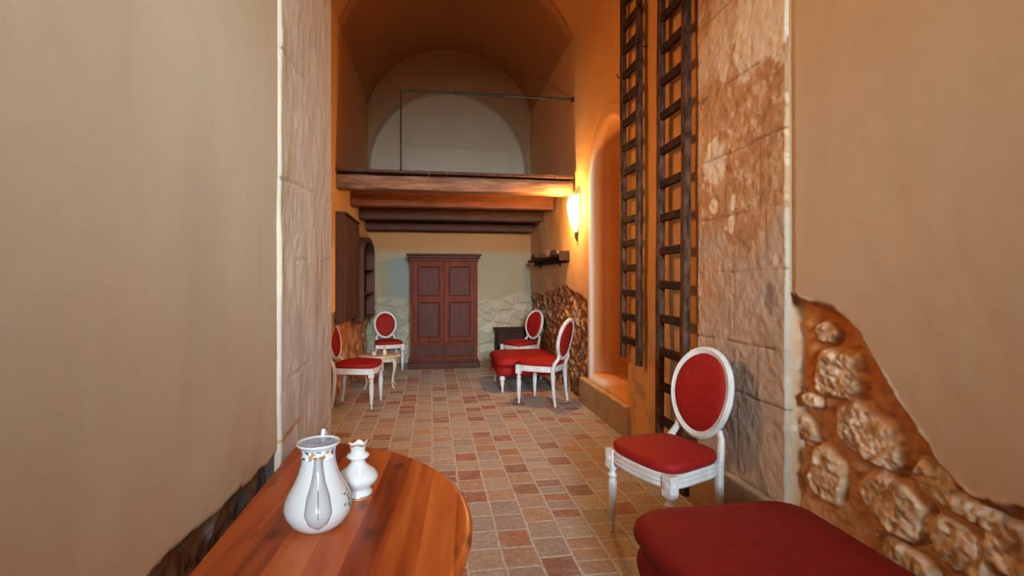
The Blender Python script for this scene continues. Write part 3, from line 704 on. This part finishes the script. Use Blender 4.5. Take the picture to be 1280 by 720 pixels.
# dark chest behind the small bench
t = thing('wooden_chest', 'low dark wooden chest against the rear wall behind the red bench', 'chest', (1.35,8.62,0))
MB().box(-.27,.27,-.2,.2,.04,.58).build('body','dark_wood',t,smooth=False,bevel=.006)
MB().box(-.30,.30,-.23,.22,.58,.61).build('top','dark_wood',t,smooth=False,bevel=.006)
MB().box(-.29,.29,-.215,.21,0,.05).build('base','dark_wood',t,smooth=False,bevel=.006)
for s in (-1,1):
    d = MB().box(-.13+s*.135-.0,-.13+s*.135+.26,-.212,-.2,.08,.55) if False else MB().box(min(s*.01,s*.25),max(s*.01,s*.25),-.214,-.2,.08,.55)
    d = d.build('door','dark_wood',t,smooth=False,bevel=.004)
    MB().lathe([(.002,0),(.01,.004),(.01,.012),(0,.016)],10,mat=Matrix.Translation((s*.03,-.214,.33)) @ Matrix.Rotation(R(90),4,'X')).build('door_knob','iron',d)

# ------------------------------------------------------------------ pine table, half round against the left wall
t = thing('pine_table', 'varnished orange pine table with rounded end against plaster wall', 'table', (-.53,1.43,0))
pts = []; Rr = .79; cxx = -.15
a0 = math.acos(.13/.79)
pts = [(cxx+Rr*math.cos(-a0+2*a0*k/60), Rr*math.sin(-a0+2*a0*k/60)) for k in range(61)]
pts = [(x, y) for x, y in pts]
b = MB()
def tb(ins, z):
    return [(max(x*(1-ins/.6)-0, .0) if x > .001 else 0.0, y*(1-ins/.78), z) for x, y in pts]
b.loft([tb(.03,.722),tb(.012,.722),tb(.002,.728),tb(0,.736),tb(.003,.744),tb(.010,.749),tb(.02,.75)])
b.build('tabletop', 'pine', t, angle=50)
b = MB()
ap = [(max(x*.80,0.02), y*.80) for x, y in pts]
b.loft([[(x,y,.63) for x,y in ap],[(x,y,.722) for x,y in ap]]); b.build('apron', 'pine', t)
for px, py in ((.05,-.52),(.05,.52),(.42,-.20),(.42,.20)):
    prof = [(.010,0),(.022,.004),(.024,.03),(.017,.05)]+[(.018+.010*k/8,.06+.30*k/8) for k in range(9)]+[(.034,.375),(.026,.39),(.024,.40),(.036,.42),(.036,.44),(.024,.46),(.030,.50),(.030,.64)]
    MB().lathe(prof,20,px,py).build('leg','pine',t,angle=35)

# ------------------------------------------------------------------ porcelain coffee pot
t = thing('coffee_pot', 'tall white porcelain pot with flat spout and patterned neck band on pine table', 'pot', (-.298,1.425,.7505))
body = [(.0,.0),(.045,.0),(.052,.003),(.070,.018),(.083,.040),(.087,.058),(.083,.078),(.073,.098),(.060,.122),(.050,.146),(.0435,.170),(.041,.190),(.042,.204),(.047,.213),(.053,.218),(.056,.221),(.055,.225),(.050,.2245),(.044,.219),(.039,.205),(.037,.19),(.036,.16)]
MB().lathe(body[1:], 48).build('body', 'porcelain', t, angle=70)
MB().lathe([(.0432,.186),(.0425,.190),(.0430,.203),(.0450,.2085)], 48).build('neck_band', 'jug_band', t)
MB().lathe([(.0445,.2205),(.0455,.2207),(.047,.2215),(.0475,.2222)], 48).build('rim_ring', 'blue_grey', t)
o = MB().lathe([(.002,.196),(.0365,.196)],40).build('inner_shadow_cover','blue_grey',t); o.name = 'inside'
# spout: teardrop lying up the front, towards -y and a little to +x
def spout():
    b = MB(); rings = []
    rb = lambda z: float(np.interp(z, [p[1] for p in body[1:16]], [p[0] for p in body[1:16]]))
    for i in range(22):
        q = i/21; z = .022+q*(.196-.022)
        w = float(np.interp(q,[0,.08,.25,.45,.65,.85,1],[.004,.022,.034,.029,.018,.0125,.0115]))
        dpt = float(np.interp(q,[0,.08,.25,.45,.65,.85,1],[.002,.012,.020,.022,.022,.022,.024]))
        r0 = rb(z)-.006; ring = []
        for k in range(20):
            a = 2*math.pi*k/20; ring.append((w*math.cos(a), -(r0+(dpt+.006)*max(0,math.sin(a))**.8 if math.sin(a) > 0 else r0), z))
        rings.append(ring)
    return b.loft(rings)
so = spout().build('spout','porcelain_grey',t,angle=80); so.rotation_euler = (0,0,R(11))
s2 = MB().tube([(math.cos(2*math.pi*k/24)*.0115, -(.0415+.0125+.012*math.sin(2*math.pi*k/24)), .197+.003*math.sin(2*math.pi*k/24)) for k in range(24)], .0018, 8, closed=True).build('spout_lip','gold',so)
s3 = MB().tube([(0,-.1078,.062),(0,-.1035,.083),(0,-.0905,.107),(0,-.0825,.124)], .0012, 6).build('spout_line','slit',so)
# handle at the back, its top shows above the rim
MB().tube([(0,.046,.212),(0,.062,.236),(0,.080,.232),(0,.102,.20),(0,.112,.15),(0,.105,.10),(0,.083,.07)], [(.006,.006)]*3+[(.007,.005)]*4, 10, up=(1,0,0)).build('handle','porcelain',t)
for a in (R(168), R(-12), R(-20)):
    b = MB(); rnd = random.Random(int(a*10))
    for k in range(14):
        z = rnd.uniform(.055,.10); rr = float(np.interp(z,[.04,.058,.078,.098,.122],[.083,.087,.083,.073,.060])); aa = a+rnd.uniform(-.16,.16); sgn = rnd.uniform(.002,.0045)
        b.lathe([(.0003,0),(sgn,.0004),(sgn*.7,.0012),(0.0001,.0016)],8,mat=Matrix.Translation((rr*math.cos(aa),rr*math.sin(aa),z)) @ Matrix.Rotation(aa,4,'Z') @ Matrix.Rotation(R(90),4,'Y'))
    b.build('flower_decoration','floral',t)

# small porcelain candle holder / vase
t = thing('porcelain_candlestick', 'small squat white porcelain piece with wavy gilt rim behind the tall pot', 'candlestick', (-.222,1.61,.7505)); t.scale = (1.13,)*3
prof = [(.036,0),(.0375,.003),(.0375,.012),(.033,.018),(.029,.021),(.034,.026),(.046,.036),(.0525,.047),(.052,.056),(.043,.068),(.030,.077),(.021,.087),(.018,.094),(.0195,.099),(.028,.104),(.030,.108),(.026,.113),(.019,.117),(.0185,.124)]
MB().lathe(prof,40).build('body','porcelain',t,angle=70)
b = MB(); n = 40; rings = []
for r, z, wv in ((.0185,.122,0),(.0205,.130,.3),(.024,.138,1),(.0225,.138,1),(.018,.128,.3),(.014,.115,0)):
    rings.append([(r*math.cos(2*math.pi*k/n)*(1+.1*wv*math.cos(8*math.pi*k/n)), r*math.sin(2*math.pi*k/n)*(1+.1*wv*math.cos(8*math.pi*k/n)), z+wv*(.003*math.cos(8*math.pi*k/n)+(.010*max(0,math.cos(2*math.pi*k/n-.15))**6)+ .003*max(0,-math.cos(2*math.pi*k/n))**4)) for k in range(n)])
b.loft(rings, cap=False).build('cup','porcelain',t)
MB().tube([((.0245)*math.cos(2*math.pi*k/n)*(1+.1*math.cos(8*math.pi*k/n)), .0245*math.sin(2*math.pi*k/n)*(1+.1*math.cos(8*math.pi*k/n)), .1385+(.003*math.cos(8*math.pi*k/n)+.010*max(0,math.cos(2*math.pi*k/n-.15))**6+.003*max(0,-math.cos(2*math.pi*k/n))**4)) for k in range(n)], .0014, 8, closed=True).build('gilt_rim','gold',t)
MB().lathe([(.0378,.0028),(.0385,.005),(.0378,.0075)],40).build('foot_ring','gold',t)

# ------------------------------------------------------------------ small oval table with cups
t = thing('side_table', 'small pale oval table with curved legs in front of the rubble wall', 'table', (-.68,7.0,0))
pts = [(.28*math.cos(2*math.pi*k/40), .22*math.sin(2*math.pi*k/40)) for k in range(40)]
MB().loft([[(x*s,y*s,z) for x,y in pts] for s,z in ((.94,.405),(1,.41),(1.01,.418),(1,.427),(.97,.43))]).build('tabletop','cream_paint',t)
MB().loft([[(x*.82,y*.82,z) for x,y in pts] for z in (.35,.406)]).build('apron','cream_paint',t)
for sx in (-1,1):
    for sy in (-1,1):
        c = lambda u, z: (sx*(.17+u), sy*(.12+u*.7), z)
        MB().tube([c(.0,.39),c(.022,.33),c(.018,.24),c(-.005,.13),c(-.008,.06),c(.012,.01),c(.02,.0)], [.018,.019,.014,.010,.009,.010,.008], 10, up=(1,0,0)).build('leg','cream_paint',t)
g = 'small vessels on the oval side table'
o = MB().lathe([(.02,0),(.032,.004),(.036,.03),(.030,.05),(.027,.05),(.032,.03),(.028,.008)],20)  .build('cup','cream_paint',loc=(-.75,6.94,.431)); tag(o,'low white cup at the pier end of the oval side table','cup',g)
o = MB().lathe([(.022,0),(.026,.004),(.026,.085),(.024,.085),(.023,.006)],20).build('glass_tumbler','glass_dark',loc=(-.69,6.91,.431)); tag(o,'dark glass tumbler between two pale vessels on the side table','glass',g)
o = MB().lathe([(.022,0),(.030,.006),(.030,.05),(.018,.075),(.016,.095),(.024,.105),(.022,.107),(.012,.09)],20).build('milk_jug','cream_paint',loc=(-.62,6.95,.431)); tag(o,'pale narrow-necked jug on the oval side table','jug',g)

# ------------------------------------------------------------------ built-in wooden units on the deep left wall
t = thing('wall_cupboard', 'tall flat brown cupboard hung on the wall above the side chair', 'cupboard', (XLD+.004,6.55,.93))
def slope(y): return 2.16-(y-5.95)*.03
x1 = .105
MB().box(0,x1-.02,-.52,.62,0,1.24).build('body','cupboard_wood',t,smooth=False,bevel=.005)
for y0, y1 in ((-.515,.045),(.055,.615)):
    d = MB().box(x1-.02,x1,y0,y1,.01,1.225).build('door','cupboard_wood',t,smooth=False,bevel=.004)
    MB().box(x1,x1+.006,y0+.08,y1-.08,.1,1.12).build('door_panel','cupboard_wood',d,smooth=False,bevel=.004)
MB().box(0,x1+.015,-.53,.63,1.24,1.265).build('top','cupboard_wood',t,smooth=False,bevel=.005)

t = thing('open_shelf_unit', 'dark open shelf unit with arched top beside the brown cupboard', 'shelf', (XLD+.004,7.95,.85))
hy = .66; dp = .15
MB().box(0,.02,-hy,hy,0,1.15).build('back_panel','dark_wood',t,smooth=False)
for s in (-1,1): MB().box(0,dp,s*hy-.015,s*hy+.015,0,.98).build('side_panel','cupboard_wood',t,smooth=False,bevel=.003)
for z in (0.0,.36,.72): MB().box(.02,dp-.01,-hy+.015,hy-.015,z,z+.025).build('shelf','cupboard_wood',t,smooth=False,bevel=.003)
rings = []
for k in range(25):
    a = math.pi*k/24; r0, r1 = 1.0, .93
    y = -math.cos(a)*hy; z = .96+.22*math.sin(a); rings.append([(0,y*1.02,z+.03),(dp,y*1.02,z+.03),(dp,y*.96,z-.03),(0,y*.96,z-.03)])
MB().loft(rings).build('arched_top','cupboard_wood',t,angle=60)
bk = MB(); pts=[(0.01,-math.cos(math.pi*k/16)*hy*.97,.96+.2*math.sin(math.pi*k/16)) for k in range(17)]
bk.add(pts+[(.0,p[1],p[2]) for p in pts],[tuple(range(17)),tuple(reversed(range(17,34)))]); bk.build('arch_back','dark_wood',t,smooth=False)

# ------------------------------------------------------------------ ladders
def ladder(name, label, X0, X1, ya, yb, z0a, z0b, z1, step, zfirst, sw=.045, th=.055, lean=0):
    """stiles at ya (far) and yb (near); X0 at the foot, X1 at the top"""
    t = thing(name, label, 'ladder', ((X0),(ya+yb)/2,min(z0a,z0b)), 0, 'wooden ladders on the wall')
    zb = min(z0a,z0b); seed = int(ya*10)
    Xz = lambda z: (X1-X0)*(z-zb)/(z1-zb)
    for k, (y, z0) in enumerate(((ya,z0a),(yb,z0b))):
        rings = []; n = 50
        for i in range(n+1):
            z = z0+(z1-z0)*i/n; w = (float(fbm(np.array(z*1.7), np.array(k*5.), seed))-.5)*.016; w2 = 1+(float(fbm(np.array(z*5), np.array(k*3.+9), seed))-.5)*.18
            yy = y-(ya+yb)/2+w+lean*(z-zb); hx = th/2*w2; hy = sw/2*w2; x = Xz(z)
            rings.append([(x+hx*math.copysign(abs(math.cos(a))**.45,math.cos(a)), yy+hy*math.copysign(abs(math.sin(a))**.45,math.sin(a)), z-zb) for a in [2*math.pi*j/12 for j in range(12)]])
        MB().loft(rings).build('stile','ladder_wood',t)
    z = zfirst; rr = random.Random(seed)
    while z < z1-.05:
        dz = rr.uniform(-.008,.008)
        m = Matrix.Translation((Xz(z)-.004,0+lean*(z-zb),z-zb)) @ Matrix.Rotation(rr.uniform(-.03,.03),4,'X')
        hl = (ya-yb)/2
        MB().box(-.016,.020,-hl,hl,-.029,.029,m).build('rung','rung_wood',t,smooth=False,bevel=.006)
        z += step+dz
    return t
Y1a, _ = at_x(779, 300, 1.675); Y1b, _ = at_x(799, 300, 1.675)
ladder('wooden_ladder', 'narrow dark wooden ladder hung on the wall clear of the floor beside the arched niche', 1.675, 1.675, Y1a, Y1b, at_x(779,446,1.675)[1], at_x(800,458,1.675)[1], 4.02, .212, at_x(790,427,1.675)[1], .070, .045)
Y2a, _ = at_x(828, 300, 1.665); Y2b, _ = at_x(858, 300, 1.665)
ladder('wooden_ladder', 'wider dark wooden ladder standing on the floor against the wall, behind the big chair', 1.640, 1.675, Y2a, Y2b-.02, .0, .0, 4.05, .243, .40, .070, .05, .008)
for y, z, nm in ((Y1a+.02,3.22,'iron hook holding the far stile of the narrow ladder'),(Y1b-.03,3.32,'iron hook holding the near stile of the narrow ladder')):
    o = MB().tube([(1.745,y,z),(1.66,y+.01,z-.01),(1.635,y+.01,z),(1.632,y+.012,z+.03)], .007, 8).build('iron_hook','iron'); tag(o, nm, 'hook')

# ------------------------------------------------------------------ wall lamp
LY, LZ = 5.98, 1.99
t = thing('wall_lamp', 'glowing half-cone wall lamp on the right-hand wall under the loft edge', 'wall lamp', (1.725,LY,LZ))
b = MB(); rings = []
for i in range(15):
    q = i/14; z = q*.40; r = float(np.interp(q,[0,.08,.3,.6,.85,1],[.014,.042,.082,.110,.114,.100]))
    rings.append([(-r*.95*math.sin(math.pi*k/16)-.004, r*math.cos(math.pi*k/16), z+(.06*(k/16.-.1) if i > 11 else 0)*(i-11)/3) for k in range(17)])
n = 17; vs = [p for r in rings for p in r]; fs = []
for i in range(14):
    for k in range(16): fs.append((i*n+k,i*n+k+1,(i+1)*n+k+1,(i+1)*n+k))
b.add(vs, fs); so = b.build('lamp_shade','lit_shade',t,angle=80); so.modifiers.new('s','SOLIDIFY').thickness = .004
MB().box(-.012,.0,-.02,.02,-.10,.10).lathe([(.006,-.07),(.014,-.06),(.016,.0),(.010,.02)],12,-.014,0).build('bracket','iron',t,smooth=False,bevel=.003)

# wall shelf with little objects
Ya = at_x(708,315,1.70)[0]; Yc = at_x(667,330,1.70)[0]
t = thing('wall_shelf', 'narrow dark wooden shelf on two brackets below the wall lamp', 'shelf', (1.74,(Ya+Yc)/2,1.72))
hl = (Yc-Ya)/2
MB().box(-.14,0,-hl,hl,0,.03).build('board','dark_wood',t,smooth=False,bevel=.004)
MB().box(-.03,-.0,-hl,hl,-.07,0.0).build('rail','dark_wood',t,smooth=False,bevel=.004)
MB().box(-.14,0,-hl-.012,-hl,-.05,.075).build('end_panel','dark_wood',t,smooth=False,bevel=.004)
for y in (-hl*.6, hl*.6):
    MB().add([(0,y-.012,0),(-.12,y-.012,0),(0,y-.012,-.12),(0,y+.012,0),(-.12,y+.012,0),(0,y+.012,-.12)],[(0,1,2),(3,5,4),(0,3,4,1),(1,4,5,2),(2,5,3,0)]).build('bracket','dark_wood',t,smooth=False)
items = [('bowl',[(.02,0),(.045,.02),(.055,.045),(.05,.045),(.02,.01)],'cream_paint','pale bowl at the lamp end of the wall shelf'),
         ('small_pot',[(.03,0),(.045,.02),(.04,.06),(.025,.075),(.03,.085)],'dark_wood','dark round pot beside the pale bowl on the wall shelf'),
         ('small_bottle',[(.025,0),(.03,.01),(.03,.06),(.012,.08),(.012,.11)],'glass_dark','dark bottle in the middle of the wall shelf'),
         ('small_jar',[(.03,0),(.035,.01),(.035,.055),(.028,.065)],'ladder_wood','brown jar between bottle and far dish on the wall shelf'),
         ('small_dish',[(.02,0),(.05,.015),(.06,.03),(.055,.03)],'iron','dark dish near the rear-wall end of the wall shelf'),
         ('small_vase',[(.02,0),(.035,.03),(.03,.06),(.015,.08),(.022,.095)],'dark_wood','little dark vase last on the wall shelf before the corner')]
for k, (nm, pr, mt, lb) in enumerate(items):
    y = Ya+.2+(Yc-Ya-.35)*k/5; o = MB().lathe(pr,18).build(nm,mt,loc=(1.74-.075,y,1.7505)); tag(o, lb, nm.split('_')[-1], 'small things on the wall shelf')

# ------------------------------------------------------------------ lights
def area(name, loc, rot, sx, sy, e, col, spread=180):
    l = bpy.data.lights.new(name,'AREA'); l.shape = 'RECTANGLE'; l.size = sx; l.size_y = sy; l.energy = e; l.color = col; l.spread = R(spread)
    o = bpy.data.objects.new(name,l); C.objects.link(o); o.location = loc; o.rotation_euler = rot; return o
def point(name, loc, e, col, r=.05):
    l = bpy.data.lights.new(name,'POINT'); l.energy = e; l.color = col; l.shadow_soft_size = r
    o = bpy.data.objects.new(name,l); C.objects.link(o); o.location = loc; return o
# daylight through the high window behind the camera
dl = area('window_daylight', ((WX0+WX1)/2, YF-.38, (WZ0+WZ1)/2+.1), (0,0,0), 1.1, 1.5, 92, (.68,.86,1.0), 36)
dl.rotation_euler = (Vector((.50,5.0,1.35))-dl.location).to_track_quat('-Z','Z').to_euler()
# daylight through the small window in the right wall behind the camera
dl = area('side_window_daylight', (1.90, -.90, 2.35), (0,0,0), .8, 1.0, 7, (.55,.80,1.0), 38)
dl.rotation_euler = (Vector((-.57,1.7,2.0))-dl.location).to_track_quat('-Z','Z').to_euler()
# warm pendant lamp of the near room (behind and above the camera), shaded towards the vault
l = bpy.data.lights.new('room_lamp','SPOT'); l.energy = 84; l.color = (1.0,.54,.22); l.spot_size = R(152); l.spot_blend = .2; l.shadow_soft_size = .12
o = bpy.data.objects.new('room_lamp', l); C.objects.link(o); o.location = (.42,.7,3.9)
point('bay_fill_light', (-.85, 3.7, 2.35), 82, (1.0,.50,.18), .06)  # added light without a fixture, gives the ladder wall its orange glow
# bulb of the wall lamp
point('wall_lamp_bulb', (1.74-.19,LY-.02,LZ+.30), 120, (1.0,.47,.13), .04)
w = bpy.data.worlds.new('world'); bpy.context.scene.world = w; w.use_nodes = True
w.node_tree.nodes['Background'].inputs[0].default_value = (.5,.6,.8,1); w.node_tree.nodes['Background'].inputs[1].default_value = .5

# ------------------------------------------------------------------ camera
cd = bpy.data.cameras.new('camera'); cd.sensor_width = 36; cd.lens = 18; cd.shift_y = -8/1280; cd.clip_start = .05
cam = bpy.data.objects.new('camera', cd); C.objects.link(cam); cam.location = (0,0,CAMZ); cam.rotation_euler = (R(90),0,R(-YAW))
S = bpy.context.scene; S.camera = cam
S.view_settings.view_transform = 'Standard'; S.view_settings.look = 'None'; S.view_settings.exposure = -0.32; S.view_settings.gamma = 1; S.view_settings.use_curve_mapping = False
S.cycles.use_denoising = True; S.cycles.max_bounces = 8; S.cycles.diffuse_bounces = 5; S.cycles.sample_clamp_indirect = 6
